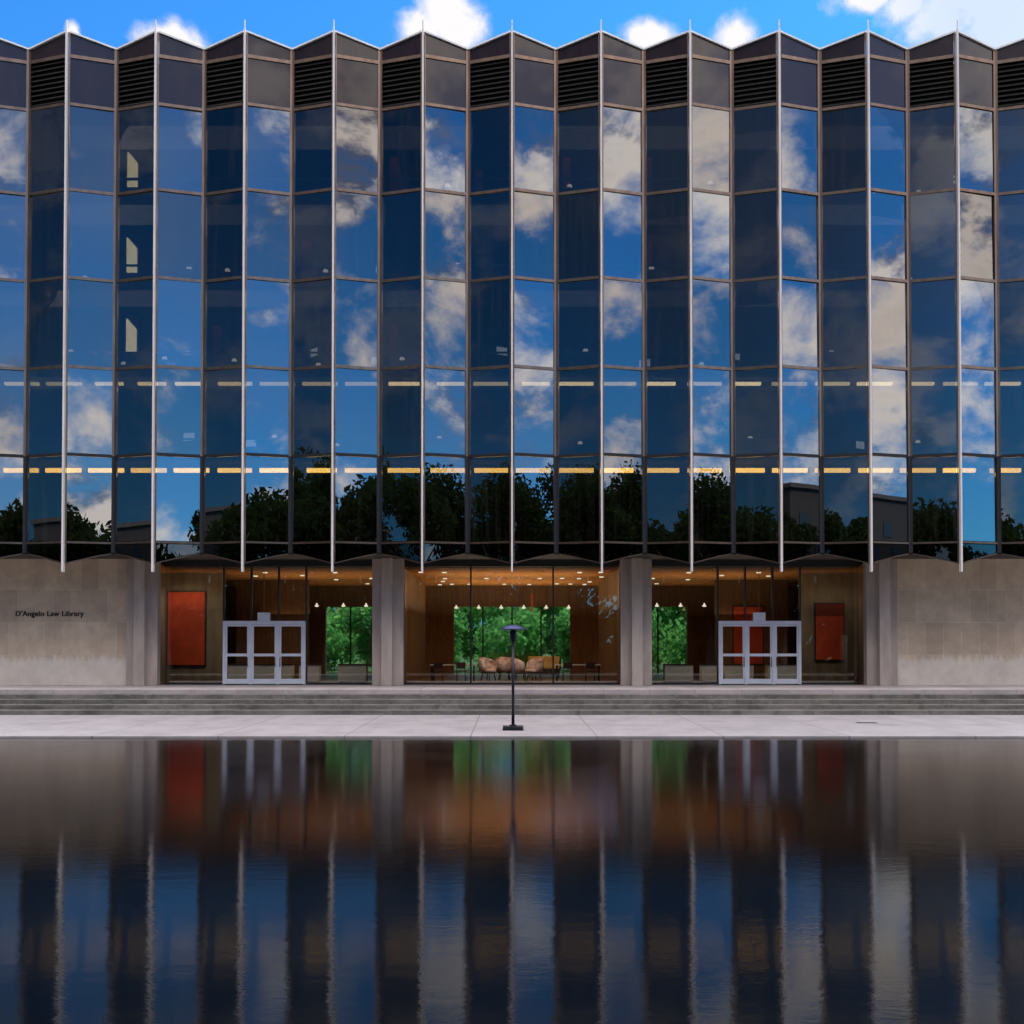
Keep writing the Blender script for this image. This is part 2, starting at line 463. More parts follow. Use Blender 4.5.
# ------------------------------------------------------------------ ground, pool, plaza, steps
g = MB(); g.box(-900, 900, -900, 900, -1.2, -.6); tag(g.build('ground', M['earth']), 'bare ground around the plaza and the library', kind='structure')
lw = MB(); lw.box(-120, 120, 64.35, 300, -.59, .62); tag(lw.build('lawn', M['grass']), 'sunlit green lawn seen through the lobby behind the building', kind='structure')
wt = MB(); wt.poly([(-60, 4.5, 0), (60, 4.5, 0), (60, 31.9, 0), (-60, 31.9, 0)]); tag(wt.build('water', M['water']), 'dark reflecting pool mirroring the glass facade', kind='structure')
pv = MB(); pv.box(-120, 120, 31.55, 43.0, -.59, .05); tag(pv.build('pavement', M['pavement'], bevel=.012), 'pale slab pavement between the pool and the steps', kind='structure')
nv = MB(); nv.box(-120, 120, 3.6, 4.9, -.59, .05); tag(nv.build('near_pavement', M['steps']), 'pavement under the photographer at the near pool edge', kind='structure')
edges = [43.16, 42.52, 41.88, 41.24, 40.60]
for i, e in enumerate(edges[1:]):
    top = .82 - .154 * (i + 1)
    s = MB(); s.box(-60, 60, e, edges[i] + .02, -.3, top)
    tag(s.build('step', M['steps'], bevel=.012), 'long weathered granite step below the entrance platform', kind='structure')
pf = MB(); pf.box(-60, 60, 43.16, 64.3, .05, .82); tag(pf.build('platform', M['platform'], bevel=.012), 'raised stone platform the library stands on', kind='structure')

# ------------------------------------------------------------------ the library building
W, YR, YV = 3.338, 44.0, 44.55
SEAM = [22.75, 19.52, 16.20, 12.86, 9.56, 6.27]
TOPR, TOPV, BROW = 25.49, 25.07, 24.56
BOTR, BOTV = 5.45, 5.87
lib = empty('library_building', (0, 47, .82), 'long modern library with a pleated dark glass front over stone walls and an open lobby', 'building')
OFF = Vector(lib.location)


def part(mb, name, m, parent=lib, **kw):
    """children keep world-space meshes: shift them back by the parent's origin"""
    o = mb.build(name, m, parent, **kw)
    o.matrix_parent_inverse = Matrix.Translation(-OFF)
    return o


def sub(mb, name, m, parent):
    return mb.build(name, m, parent)


class Face:
    """one inclined face of a fold, from ridge (s=0) to valley (s=1)"""
    def __init__(self, i, side):
        self.xr, self.xv = i * W, i * W + side * W / 2
        self.side = side
        d = Vector((self.xv - self.xr, YV - YR, 0)); self.len = d.length
        n = Vector((side * (YV - YR), -W / 2, 0)); self.n = n.normalized()

    def p(self, s, z, o=0):
        q = Vector((self.xr + (self.xv - self.xr) * s, YR + (YV - YR) * s, z)) + self.n * o
        return q

    def slab(self, mb, s0, s1, z00, z01, z10, z11, o0, o1, jit=(0, 0, 0, 0)):
        """s0..s1 wide; bottom heights z00 (at s0), z10 (at s1); tops z01, z11; between offsets o0 (back) and o1 (front)"""
        a = [self.p(s0, z00, o1 + jit[0]), self.p(s1, z10, o1 + jit[1]), self.p(s1, z10, o0 + jit[1]), self.p(s0, z00, o0 + jit[0]),
             self.p(s0, z01, o1 + jit[2]), self.p(s1, z11, o1 + jit[3]), self.p(s1, z11, o0 + jit[3]), self.p(s0, z01, o0 + jit[2])]
        if self.side < 0:
            a = [a[1], a[0], a[3], a[2], a[5], a[4], a[7], a[6]]
        mb.hexa(a)


def lerp(a, b, t): return a + (b - a) * t


NB = 7
SPLIT = 9.56                           # below here black colour stands in for dark trees mirrored in the bronze
ordinal = ['first', 'second', 'third', 'fourth', 'fifth', 'sixth', 'seventh', 'eighth', 'ninth', 'tenth', 'eleventh', 'twelfth', 'thirteenth', 'fourteenth', 'fifteenth']
rg = random.Random(21)
M['blind'] = surface('grey blind fabric', (.34, .33, .31), (.27, .265, .25), .9, 0, 3, (8, 8, .3))
for i in range(-NB, NB + 1):
    fr, dk = MB(), MB()
    for side in (-1, 1):
        F = Face(i, side)
        sv = 1 - .05
        F.slab(fr, .030, .052, BOTR + .03, TOPR - .03, BOTR + .03, TOPR - .04, -.10, .018)          # ridge stile
        F.slab(fr, sv, .998, SPLIT, TOPV - .02, SPLIT, TOPV - .02, -.10, .022)                      # valley mullion
        F.slab(dk, sv, .998, BOTV + .02, SPLIT, BOTV + .02, SPLIT, -.10, .020)
        F.slab(dk, .055, sv, SEAM[4] - .055, SEAM[4] + .055, SEAM[4] - .055, SEAM[4] + .055, -.10, .022)
        for k, z in enumerate(SEAM):
            if k == 4: continue
            h = .055 if k < 5 else .035
            F.slab(fr, .055, sv, z - h, z + h, z - h, z + h, -.10, .024)
        F.slab(fr, .055, sv, BROW - .06, BROW + .07, BROW - .06, BROW + .07, -.30, .026)             # brow rail
        ez0, ez1 = lerp(BOTR, BOTV, .06), lerp(BOTR, BOTV, .72)
        F.slab(fr, .055, .66, ez0, ez0 + .035, ez1, ez1 + .035, -.12, .0)                            # bottom edge trim
        F.slab(fr, .66, sv, ez1, ez1 + .035, BOTV - .02, BOTV + .015, -.12, .0)
    bay = part(fr, 'folded_bay', M['bronze'])
    sub(dk, 'lower_frame', M['black'], bay)
    for side in (-1, 1):
        F = Face(i, side)
        for k in range(5):
            z1, z0 = SEAM[k] - .06, SEAM[k + 1] + .06
            mb = MB(); j = [random.uniform(-.016, .016) for _ in range(3)]
            jit = (j[0], j[1], j[2], j[1] + j[2] - j[0])
            F.slab(mb, .056, .949, z0, z1, z0, z1, -.045, -.030, jit)
            sub(mb, 'window_pane', rg.choice(WINDOWS), bay)
            if k < 3 and rg.random() < (.42 if side > 0 else .16):      # a roller blind behind the glass
                drop = rg.choice((.25, .4, .4, .7, 1.0)); zb = z1 - (z1 - z0) * drop
                mb = MB(); F.slab(mb, .07, .935, zb, z1 - .01, zb, z1 - .01, -.20, -.195)
                F.slab(mb, .07, .935, zb - .03, zb, zb - .03, zb, -.21, -.185)
                sub(mb, 'roller_blind', M['blind'], bay)
        # apron below the lowest rail
        mb = MB(); za, zb = lerp(BOTR, BOTV, .06) + .055, lerp(BOTR, BOTV, .72) + .055
        F.slab(mb, .056, .66, za, SEAM[5] - .06, zb, SEAM[5] - .06, -.045, -.03)
        F.slab(mb, .661, .949, zb, SEAM[5] - .06, BOTV + .035, SEAM[5] - .06, -.045, -.03)
        sub(mb, 'apron_panel', M['apron'], bay)
        # parapet: gable panel over a spandrel (right) or louvre (left)
        mb = MB(); F.slab(mb, .056, .949, BROW + .072, lerp(TOPR, TOPV, .056) - .04, BROW + .072, lerp(TOPR, TOPV, .949) - .04, -.06, -.02)
        sub(mb, 'gable_panel', M['spandrel'], bay)
        mb = MB()
        if side > 0:
            F.slab(mb, .056, .949, SEAM[0] + .058, BROW - .062, SEAM[0] + .058, BROW - .062, -.05, -.02)
            sub(mb, 'spandrel_panel', M['spandrel'], bay)
        else:
            F.slab(mb, .056, .949, SEAM[0] + .058, BROW - .062, SEAM[0] + .058, BROW - .062, -.16, -.14)
            for q in range(9):
                z = SEAM[0] + .10 + q * .188
                a = [F.p(.056, z, -.01), F.p(.949, z, -.01), F.p(.949, z + .11, -.12), F.p(.056, z + .11, -.12)]
                b = [Vector(v) + Vector((0, 0, .022)) for v in a]
                a2 = [a[1], a[0], a[3], a[2], b[1], b[0], b[3], b[2]]
                mb.hexa(a2)
            sub(mb, 'louvre', M['louvre'], bay)
        mb = MB(); F.slab(mb, .03, 1.0, lerp(TOPR, TOPV, .03) - .035, lerp(TOPR, TOPV, .03) + .03, TOPV - .035, TOPV + .03, -.5, .06)
        sub(mb, 'coping', M['coping'], bay)
    # pleated underside
    so = MB()
    xr = i * W
    for side in (-1, 1):
        F = Face(i, side)
        p0, p1, p2 = F.p(.0, BOTR - .005, 0), F.p(.66, lerp(BOTR, BOTV, .72) - .005, 0), F.p(1, BOTV - .005, 0)
        q0, q2 = Vector((xr, 46.2, 5.875)), Vector((F.xv, 46.2, 5.875))
        tri = [p0, p1, q0] if side > 0 else [p1, p0, q0]
        so.poly(tri); so.poly([p1, q2, q0] if side > 0 else [q2, p1, q0]); so.poly([p1, p2, q2] if side > 0 else [p2, p1, q2])
    sub(so, 'pleated_soffit', M['soffit'], bay)
    fn = MB(); fn.box(xr - .032, xr + .032, 43.84, 44.06, 5.154, 25.52); fn.box(xr - .022, xr + .022, 43.86, 43.91, 25.52, 25.86)
    part(fn, 'fin', M['fin'], bevel=.008)

XW = (NB + .5) * W
s = MB(); s.box(-XW, XW, 44.62, 63.9, 24.40, 24.56); part(s, 'roof', M['slab'])
s = MB(); s.box(-XW, XW, 46.2, 48.25, 5.88, 6.05); part(s, 'soffit', M['soffit'])
for z in SEAM[1:5]:
    s = MB(); s.box(-XW, XW, 44.75, 63.9, z - .095, z + .02); part(s, 'floor_slab', M['slab'])
s = MB(); s.box(-XW, XW, 44.75, 63.9, 6.06, 6.25); part(s, 'floor_slab', M['slab'])
s = MB(); s.box(-XW, XW, 46.0, 63.9, SEAM[0] - .25, SEAM[0] - .02); part(s, 'floor_slab', M['slab'])
for k in range(5):
    z1, z0 = SEAM[k] - (.105 if k else .26), SEAM[k + 1] + .03
    s = MB()
    if k == 3:                                       # this storey has a band of windows in its inner wall, far left
        s.box(-20.4, XW, 55.0, 55.2, z0, z1)
        s.box(-XW, -20.4, 55.0, 55.2, z0, 10.95); s.box(-XW, -20.4, 55.0, 55.2, 11.75, z1)
        x = -XW
        while x < -20.4:
            s.box(x, x + .22, 55.0, 55.2, 10.95, 11.75); x += .98
    else:
        s.box(-XW, XW, 55.0, 55.2, z0, z1)
    part(s, 'inner_wall', M['inner_wall'])
# ends of the upper storeys
for x in (-XW, XW):
    s = MB(); s.box(x - .1, x + .1, 44.9, 63.9, 5.9, 24.4); part(s, 'end_wall', M['spandrel'])
s = MB(); s.box(-XW, -24.6, 63.9, 64.2, 6.0, 24.6); s.box(-20, XW, 63.9, 64.2, 6.0, 24.6)
s.box(-24.6, -20, 63.9, 64.2, 6.0, 9.7); s.box(-24.6, -20, 63.9, 64.2, 12.6, 24.6); part(s, 'rear_wall', M['inner_wall'])

# columns: cross-shaped concrete piers
def cross(cx, cy, a, b, front):
    """arm half-width a, reach b sideways, reach `front` forwards/backwards"""
    return [(cx - a, cy - front), (cx + a, cy - front), (cx + a, cy - a), (cx + b, cy - a), (cx + b, cy + a), (cx + a, cy + a),
            (cx + a, cy + front), (cx - a, cy + front), (cx - a, cy + a), (cx - b, cy + a), (cx - b, cy - a), (cx - a, cy - a)]
for cx in (-14.74, -4.95, 4.95, 14.74):
    s = MB(); s.prism(cross(cx, 47.35, .22, .62, .60), .815, 5.88)
    part(s, 'concrete_column', M['concrete'], bevel=.02)

# stone-clad ends of the ground floor
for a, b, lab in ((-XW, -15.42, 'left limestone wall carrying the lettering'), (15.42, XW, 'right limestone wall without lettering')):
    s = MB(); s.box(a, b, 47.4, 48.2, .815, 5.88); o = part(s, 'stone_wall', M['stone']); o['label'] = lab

# lobby shell
s = MB(); s.box(-XW, XW, 48.25, 63.9, 5.62, 5.72)
for k in range(40):
    y = 48.4 + k * .385
    s.box(-15.3, 15.3, y, y + .06, 5.56, 5.62)
part(s, 'lobby_ceiling', M['wood_ceiling'])
s = MB(); s.box(-15.4, 15.4, 47.92, 64.1, .815, .835); part(s, 'lobby_floor', M['lobby_floor'])
for sgn in (-1, 1):
    s = MB(); x0, x1 = sorted((sgn * 4.42, sgn * 4.72)); s.box(x0, x1, 48.15, 60.0, .836, 5.56)
    x = 48.5
    while x < 59.8:
        xx0, xx1 = sorted((sgn * 4.40, sgn * 4.42)); s.box(xx0, xx1, x, x + .5, .9, 5.5); x += .56
    part(s, 'timber_wall', M['wood_wall'])
    # service rooms behind the doors: dark timber wall
    s = MB(); x0, x1 = sorted((sgn * 9.9, sgn * 13.4)); s.box(x0, x1, 57.5, 57.8, .836, 5.56); part(s, 'timber_wall', M['wood_wall'])
    # stone return wall with the red panel
    s = MB(); x0, x1 = sorted((sgn * 12.6, sgn * 15.4)); s.box(x0, x1, 51.5, 51.8, .836, 5.56); part(s, 'return_wall', M['dim_stone'])
    s = MB(); x0, x1 = sorted((sgn * 15.4, sgn * 15.6)); s.box(x0, x1, 48.25, 63.9, .836, 5.56); part(s, 'side_wall', M['wood_wall'])
# rear lobby wall: header and piers round the garden windows
s = MB(); s.box(-15.4, 15.4, 63.4, 63.8, 4.44, 5.56)
for a, b in ((-15.4, -10.0), (-4.7, -3.12), (3.12, 4.7), (9.4, 15.4)):
    s.box(a, b, 63.4, 63.8, .836, 4.44)
part(s, 'rear_lobby_wall', M['wood_wall'])
for a, b in ((-10.0, -4.7), (-3.12, 3.12), (4.7, 9.4)):
    s = MB(); s.box(a, b, 63.58, 63.6, .84, 4.44); gw = part(s, 'garden_window', M['clear'])
    s = MB(); n = 4 if b - a > 5 else 3
    for k in range(1, n):
        x = a + (b - a) * k / n; s.box(x - .04, x + .04, 63.52, 63.66, .84, 4.44)
    sub(s, 'mullion', M['black'], gw)
# lobby front glazing between the columns
DX = W / 3
for a, b, ms in ((-14.12, -5.57, [-3.5 * W, -3.5 * W + DX, -3.5 * W + 2 * DX, -2.5 * W]), (-4.33, 4.33, [-W / 2, W / 2]), (5.57, 14.12, [2.5 * W, 2.5 * W + DX, 2.5 * W + 2 * DX, 3.5 * W])):
    s = MB(); s.box(a, b, 47.96, 48.08, 5.60, 5.88); s.box(a, b, 47.96, 48.06, .836, .90)
    for x in ms:
        if len(ms) == 2 or x in (ms[0], ms[-1]): s.box(x - .035, x + .035, 47.94, 48.10, .90, 5.60)
        else: s.box(x - .035, x + .035, 47.94, 48.10, 3.42, 5.60)
    fg = part(s, 'lobby_window', M['black'])
    xs = [a] + ([ms[0], ms[-1]] if len(ms) == 4 else ms) + [b]
    for k in range(len(xs) - 1):
        z0 = 3.42 if (len(ms) == 4 and k == 1) else .90
        mb = MB(); mb.box(xs[k] + .04, xs[k + 1] - .04, 48.01, 48.03, z0, 5.60); sub(mb, 'pane', M['clear'], fg)
# entrance doors
for cx, lab in ((-3 * W, 'left-hand triple glass doors in white frames'), (3 * W, 'right-hand triple glass doors in white frames')):
    x0, x1 = cx - W / 2, cx + W / 2
    s = MB(); yf, yb = 47.80, 47.94
    s.box(x0, x0 + .10, yf, yb, .84, 3.40); s.box(x1 - .10, x1, yf, yb, .84, 3.40)
    s.box(x0 + .10, x1 - .10, yf, yb, 3.27, 3.40)
    for k in (1, 2): s.box(x0 + k * DX - .06, x0 + k * DX + .06, yf, yb, .84, 3.27)
    dr = part(s, 'entrance_door_frame', M['steel_white'], bevel=.006); dr['label'] = lab
    for k in range(3):
        a = x0 + k * DX + (.105 if k == 0 else .065); b = x0 + (k + 1) * DX - (.105 if k == 2 else .065)
        mb = MB()
        mb.box(a, a + .07, yf + .03, yb - .03, .86, 3.26); mb.box(b - .07, b, yf + .03, yb - .03, .86, 3.26)
        mb.box(a + .07, b - .07, yf + .03, yb - .03, 3.18, 3.26); mb.box(a + .07, b - .07, yf + .03, yb - .03, .86, 1.06)
        mb.box(a + .07, b - .07, yf - .03, yb - .03, 1.97, 2.08)
        sub(mb, 'door_leaf', M['steel_white'], dr)
        mb = MB(); hx = b - .035 if k != 2 else a + .035
        mb.tube((hx, yf - .05, 1.55), (hx, yf - .05, 1.93), .014); mb.box(hx - .012, hx + .012, yf - .05, yf + .03, 1.58, 1.60); mb.box(hx - .012, hx + .012, yf - .05, yf + .03, 1.88, 1.90)
        sub(mb, 'handle', M['iron'], dr)
        mb = MB(); mb.box(a + .07, b - .07, 47.865, 47.875, 1.06, 3.18); sub(mb, 'door_pane', M['door_glass'], dr)
    mb = MB(); mb.box(cx - .25 - .02, cx + .23, 47.82, 47.92, 3.405, 3.74); sub(mb, 'sign_box', M['steel_white'], dr)
    mb = MB(); mb.box(cx - .03, cx - .01, 47.86, 47.88, 3.74, 5.6); sub(mb, 'conduit', M['bronze'], dr)

# wall lettering
cu = bpy.data.curves.new('wall_lettering', 'FONT'); cu.body = "D'Angelo Law Library"; cu.size = .30; cu.extrude = .02; cu.align_x = 'LEFT'; cu.space_character = 1.02
to = bpy.data.objects.new('wall_lettering_source', cu); COL.objects.link(to)
bpy.context.view_layer.update()
me = bpy.data.meshes.new_from_object(to.evaluated_get(bpy.context.evaluated_depsgraph_get()))
bpy.data.objects.remove(to)
wl = bpy.data.objects.new('wall_lettering', me); COL.objects.link(wl); me.materials.clear(); me.materials.append(M['letter'])
wid = max(v.co.x for v in me.vertices) - min(v.co.x for v in me.vertices)
k = 2.72 / wid
wl.scale = (k, k, 1); wl.rotation_euler = (R(90), 0, 0); wl.location = (-19.89, 47.376, 3.58)
tag(wl, 'small dark raised lettering on the limestone wall at left', 'sign')

# ------------------------------------------------------------------ strip lights of the two lit storeys
proto = MB(); proto.box(-.68, .68, -.08, .08, -.075, .085)
body = MB(); body.box(-.70, .70, -.11, .11, .086, .14)
def tube_mesh(tone, k, L, off):
    p = MB(); p.box(-L + off, L + off, -.08, .08, -.075 if k > 4 else -.03, .085)
    m_ = glow('fluorescent tube', tone, k); me_ = bpy.data.meshes.new('tube'); me_.from_pydata(p.v, [], p.f); me_.materials.append(m_); return me_
TUBES = {'lower': [tube_mesh((1.0, .60, .13), k_, L, o_) for k_, L, o_ in ((8.0, .68, 0), (6.5, .66, .02), (9.0, .62, -.05), (5.6, .68, 0), (7.5, .58, .08))],
         'upper': [tube_mesh((1.0, .79, .42), k_, L, o_) for k_, L, o_ in ((3.4, .68, 0), (2.2, .66, .02), (3.9, .60, -.05), (1.6, .68, 0), (2.8, .54, .10))]}
first = None
floors = [(9.245, 'lower'), (12.62, 'upper')]
for z, which in floors:
    n = 0
    for h in range(-12, 12):
        x = (h + .5) * W / 2 + (.0)
        if first is None:
            first = empty('strip_light', (x, 46.1, z), '', 'ceiling light', 'warm strip lights in the two lit storeys')
            proto.build('tube', M['strip'], first); body.build('housing', M['black'], first)
            o = first
        else:
            o = copy_tree(first); o.location = (x, 46.1, z)
        for ch in o.children:
            if ch.name.startswith('tube'): ch.data = rg.choice(TUBES[which])
        fin = h // 2 if h % 2 == 0 else (h + 1) // 2
        idx = fin + 6
        nth = (['leftmost'] + ordinal[1:12] + ['thirteenth'])[idx] if idx < 12 else 'rightmost'
        o['label'] = f"warm strip light in the {which} lit storey, just {'right' if h % 2 == 0 else 'left'} of the {nth} fin"

# ------------------------------------------------------------------ things inside the upper storeys
def add_glow_panel(x, z, lab):  # pale yellow slanted panel behind the glass, emitting by itself
    t = empty('glow_panel', (x, 45.9, z), lab, 'light panel', 'pale glowing panels behind the left glass')
    m = MB(); pts = [(0, 0), (.40, 0), (.40, .95), (.05, 1.36), (0, 1.36)]
    m.v = [(px, 0, pz) for px, pz in pts] + [(px, .06, pz) for px, pz in pts]
    m.f = [[0, 1, 2, 3, 4], [9, 8, 7, 6, 5]] + [[i, i + 5, (i + 1) % 5 + 5, (i + 1) % 5] for i in range(5)]; m.s = [False] * 7
    m.build('panel', M['pale_glow'], t)
    m = MB(); m.box(-.04, .44, .07, .12, -.5, 1.5); m.build('backing', M['black'], t)
for z, w in ((20.35, 'top'), (16.98, 'fourth'), (13.8, 'third')):
    add_glow_panel(-15.05, z, f'pale yellow glowing panel in the {w} glazed storey, beside the second fin from the left')


def bookcase(x, y, z, lab):
    t = empty('bookcase', (x, y, z), lab, 'bookcase', 'red ended bookcases in the upper storeys')
    m = MB(); m.box(-.16, .16, -.03, 0, 0, 2.1); m.build('end_panel', M['red_case'], t)
    m = MB(); m.box(-.15, .15, 0, 2.4, 0, .12); m.box(-.02, .02, 0, 2.4, .12, 2.1); m.box(-.15, .15, 0, 2.4, 2.05, 2.1)
    for k in range(1, 5): m.box(-.15, .15, 0, 2.4, .12 + k * .39, .14 + k * .39)
    m.build('shelf', M['dark_wood'], t)
    m = MB()
    for k in range(5):
        yy = .05
        while yy < 2.3:
            w = random.uniform(.03, .07); h = random.uniform(.22, .33)
            m.box(-.13, .13, yy, yy + w, .141 + k * .39, .141 + k * .39 + h); yy += w + .004
    m.build('books', M['book'], t)
FN = {4: 'top', 3: 'fourth', 2: 'third'}
for px, st in ((2.15, 4), (2.15, 3), (5.35, 4), (5.35, 3), (12.25, 4), (12.25, 3), (12.25, 2), (15.6, 2), (-4.65, 2), (-4.65, 4), (7.2, 4), (7.2, 3), (-1.3, 4), (-8.1, 3), (10.4, 3), (-11.6, 2)):
    z = SEAM[5 - st] + .03
    side = 'left' if px < 0 else 'right'
    bookcase(px, 46.3, z, f'red ended bookcase in the {FN[st]} glazed storey, {abs(px) / W:.1f} bays {side} of the middle fin')

k = 0
rnd = random.Random(5)
used = set()
proto_l = None
for st in (4, 3, 2, 1):
    z = SEAM[5 - st] + .03
    for b in range(-11, 11):
        if rnd.random() > .42: continue
        x = (b + rnd.uniform(.25, .75)) * W / 2
        y = rnd.uniform(45.6, 48.0)
        fin = math.floor(x / W + .5)
        nth = (ordinal + ['last'])[fin + 6] if 0 <= fin + 6 < 15 else 'last'
        key = (st, b)
        lab = f"small lit desk lamp, {['', 'second', 'third', 'fourth', 'top'][st]} glazed storey, {'right' if x > fin * W else 'left'} of {nth} fin from left"
        if proto_l is None:
            t = proto_l = empty('desk_lamp', (x, y, z + .74), lab, 'lamp', 'small desk lamps behind the glass')
            m = MB(); m.lathe([(.05, 0), (.05, .015), (.009, .02), (.009, .22)], n=12); m.build('stand', M['black'], t)
            m = MB(); m.lathe([(.11, .19), (.10, .22), (.07, .28), (.02, .29)], n=14); m.build('shade', M['desk_light'], t)
        else:
            t = copy_tree(proto_l); t.location = (x, y, z + .74); t['label'] = lab
        # the desk it stands on
        q = empty('desk', (x, y, z), lab.replace('small lit desk lamp', 'dark desk under the lamp'), 'desk', 'desks behind the glass')
        m = MB(); m.box(-.7, .7, -.35, .35, .70, .74); m.build('desk_top', M['dark_wood'], q)
        for lx in (-.64, .60):
            for ly in (-.30, .26):
                m = MB(); m.box(lx, lx + .04, ly, ly + .04, 0, .70); m.build('leg', M['black'], q)

proto_m = None
rm = random.Random(17)
M['screen'] = glow('pale screen', (.75, .88, 1.0), .9)
for st in (4, 3, 2, 1):
    z = SEAM[5 - st] + .03
    for b in range(-11, 11):
        if rm.random() > .27: continue
        x = (b + rm.uniform(.2, .8)) * W / 2; y = rm.uniform(45.7, 49.5)
        fin = math.floor(x / W + .5); nth = (ordinal + ['last'])[fin + 6] if 0 <= fin + 6 < 15 else 'last'
        where = f"{['', 'second', 'third', 'fourth', 'top'][st]} glazed storey, {'right' if x > fin * W else 'left'} of {nth} fin from left"
        if proto_m is None:
            t = proto_m = empty('computer_monitor', (x, y, z + .74), '', 'monitor', 'lit screens behind the glass')
            m = MB(); m.box(-.27, .27, -.02, .02, .12, .46); m.build('casing', M['black'], t)
            m = MB(); m.box(-.25, .25, -.024, -.021, .14, .44); m.build('screen', M['screen'], t)
            m = MB(); m.box(-.03, .03, .0, .03, .0, .14); m.box(-.12, .12, -.08, .08, .0, .012); m.build('stand', M['black'], t)
        else:
            t = copy_tree(proto_m); t.location = (x, y, z + .74); t.rotation_euler.z = rm.uniform(-1.1, 1.1)
        t['label'] = 'lit screen on a desk, ' + where
        q = empty('desk', (x, y, z), 'dark desk under the screen, ' + where, 'desk', 'desks behind the glass')
        m = MB(); m.box(-.7, .7, -.35, .35, .70, .74); m.build('desk_top', M['dark_wood'], q)
        for lx in (-.64, .60):
            for ly in (-.30, .26):
                m = MB(); m.box(lx, lx + .04, ly, ly + .04, 0, .70); m.build('leg', M['black'], q)
# bodiless fill lights added to brighten the reading rooms
for k, e, c in ((0, 320, (1, .88, .74)), (1, 320, (1, .88, .74)), (2, 320, (1, .88, .74)), (3, 130, (1, .80, .55)), (4, 100, (1, .78, .5))):
    l = bpy.data.lights.new('room_fill', 'AREA'); l.shape = 'RECTANGLE'; l.size = 46; l.size_y = 2.2; l.energy = e; l.color = c
    o = bpy.data.objects.new('room_fill', l); COL.objects.link(o); o.location = (0, 46.3, SEAM[k] - (.14 if k else .30))
# ledges behind the glass
M['ledge'] = surface('pale metal ledge', (.72, .74, .76), (.6, .62, .64), .4)
for k in range(4):
    z = SEAM[k + 1] + .68
    s = MB(); s.box(-XW, XW, 44.72, 44.92, z, z + .035); part(s, 'window_ledge', M['ledge'])

# ------------------------------------------------------------------ lobby contents
def wall_panel(x0, x1, y, z0, z1, lab, top=None):
    t = empty('red_panel', ((x0 + x1) / 2, y, z0), lab, 'wall panel', 'red panels in the lobby')
    w = (x1 - x0) / 2; h = z1 - z0
    m = MB(); m.box(-w - .05, w + .05, .03, .09, -.05, h + .05); m.build('frame', M['black'], t)
    hh = h * (.78 if top else 1)
    m = MB(); m.box(-w, w, 0, .03, 0, hh); m.build('canvas', M['red'], t)
    if top:
        m = MB(); m.box(-w, w, 0, .03, hh + .002, h); m.build('upper_canvas', M['dark_red'], t)
wall_panel(-14.95, -13.35, 51.38, 1.55, 4.72, 'big red orange panel on the stone wall left of the left doors')
wall_panel(13.2, 14.4, 51.38, 1.78, 4.2, 'narrow red panel with darker top on the stone wall right of the right doors', True)
wall_panel(10.75, 12.15, 57.36, 1.5, 4.25, 'red orange panel seen through the middle leaf of the right doors')


def bench(x0, x1, y, lab):
    t = empty('box_bench', ((x0 + x1) / 2, y, .836), lab, 'bench', 'pale box benches behind the lobby glass')
    w = (x1 - x0) / 2
    m = MB(); m.box(-w, w, 0, .6, .06, .74); m.build('bench_box', M['white_box'], t, bevel=.01)
    m = MB(); m.box(-w + .04, w - .04, .05, .55, 0, .06); m.build('plinth', M['black'], t)
    m = MB(); m.box(-w - .02, w + .02, -.02, .62, .742, .78); m.build('bench_top', M['dark_wood'], t)
bench(-7.35, -6.15, 50.0, 'pale box bench beside the column right of the left doors')
bench(-12.0, -9.3, 50.0, 'long pale box bench behind the left doors')
bench(-9.0, -8.15, 50.0, 'short pale box bench at the right edge of the left doors')
bench(6.45, 7.65, 50.0, 'pale box bench beside the column left of the right doors')
bench(8.0, 8.8, 50.0, 'short pale box bench at the left edge of the right doors')
bench(9.0, 10.2, 50.0, 'pale box bench behind the left leaf of the right doors')
bench(10.8, 12.2, 50.0, 'pale box bench behind the middle and right leaves of the right doors')


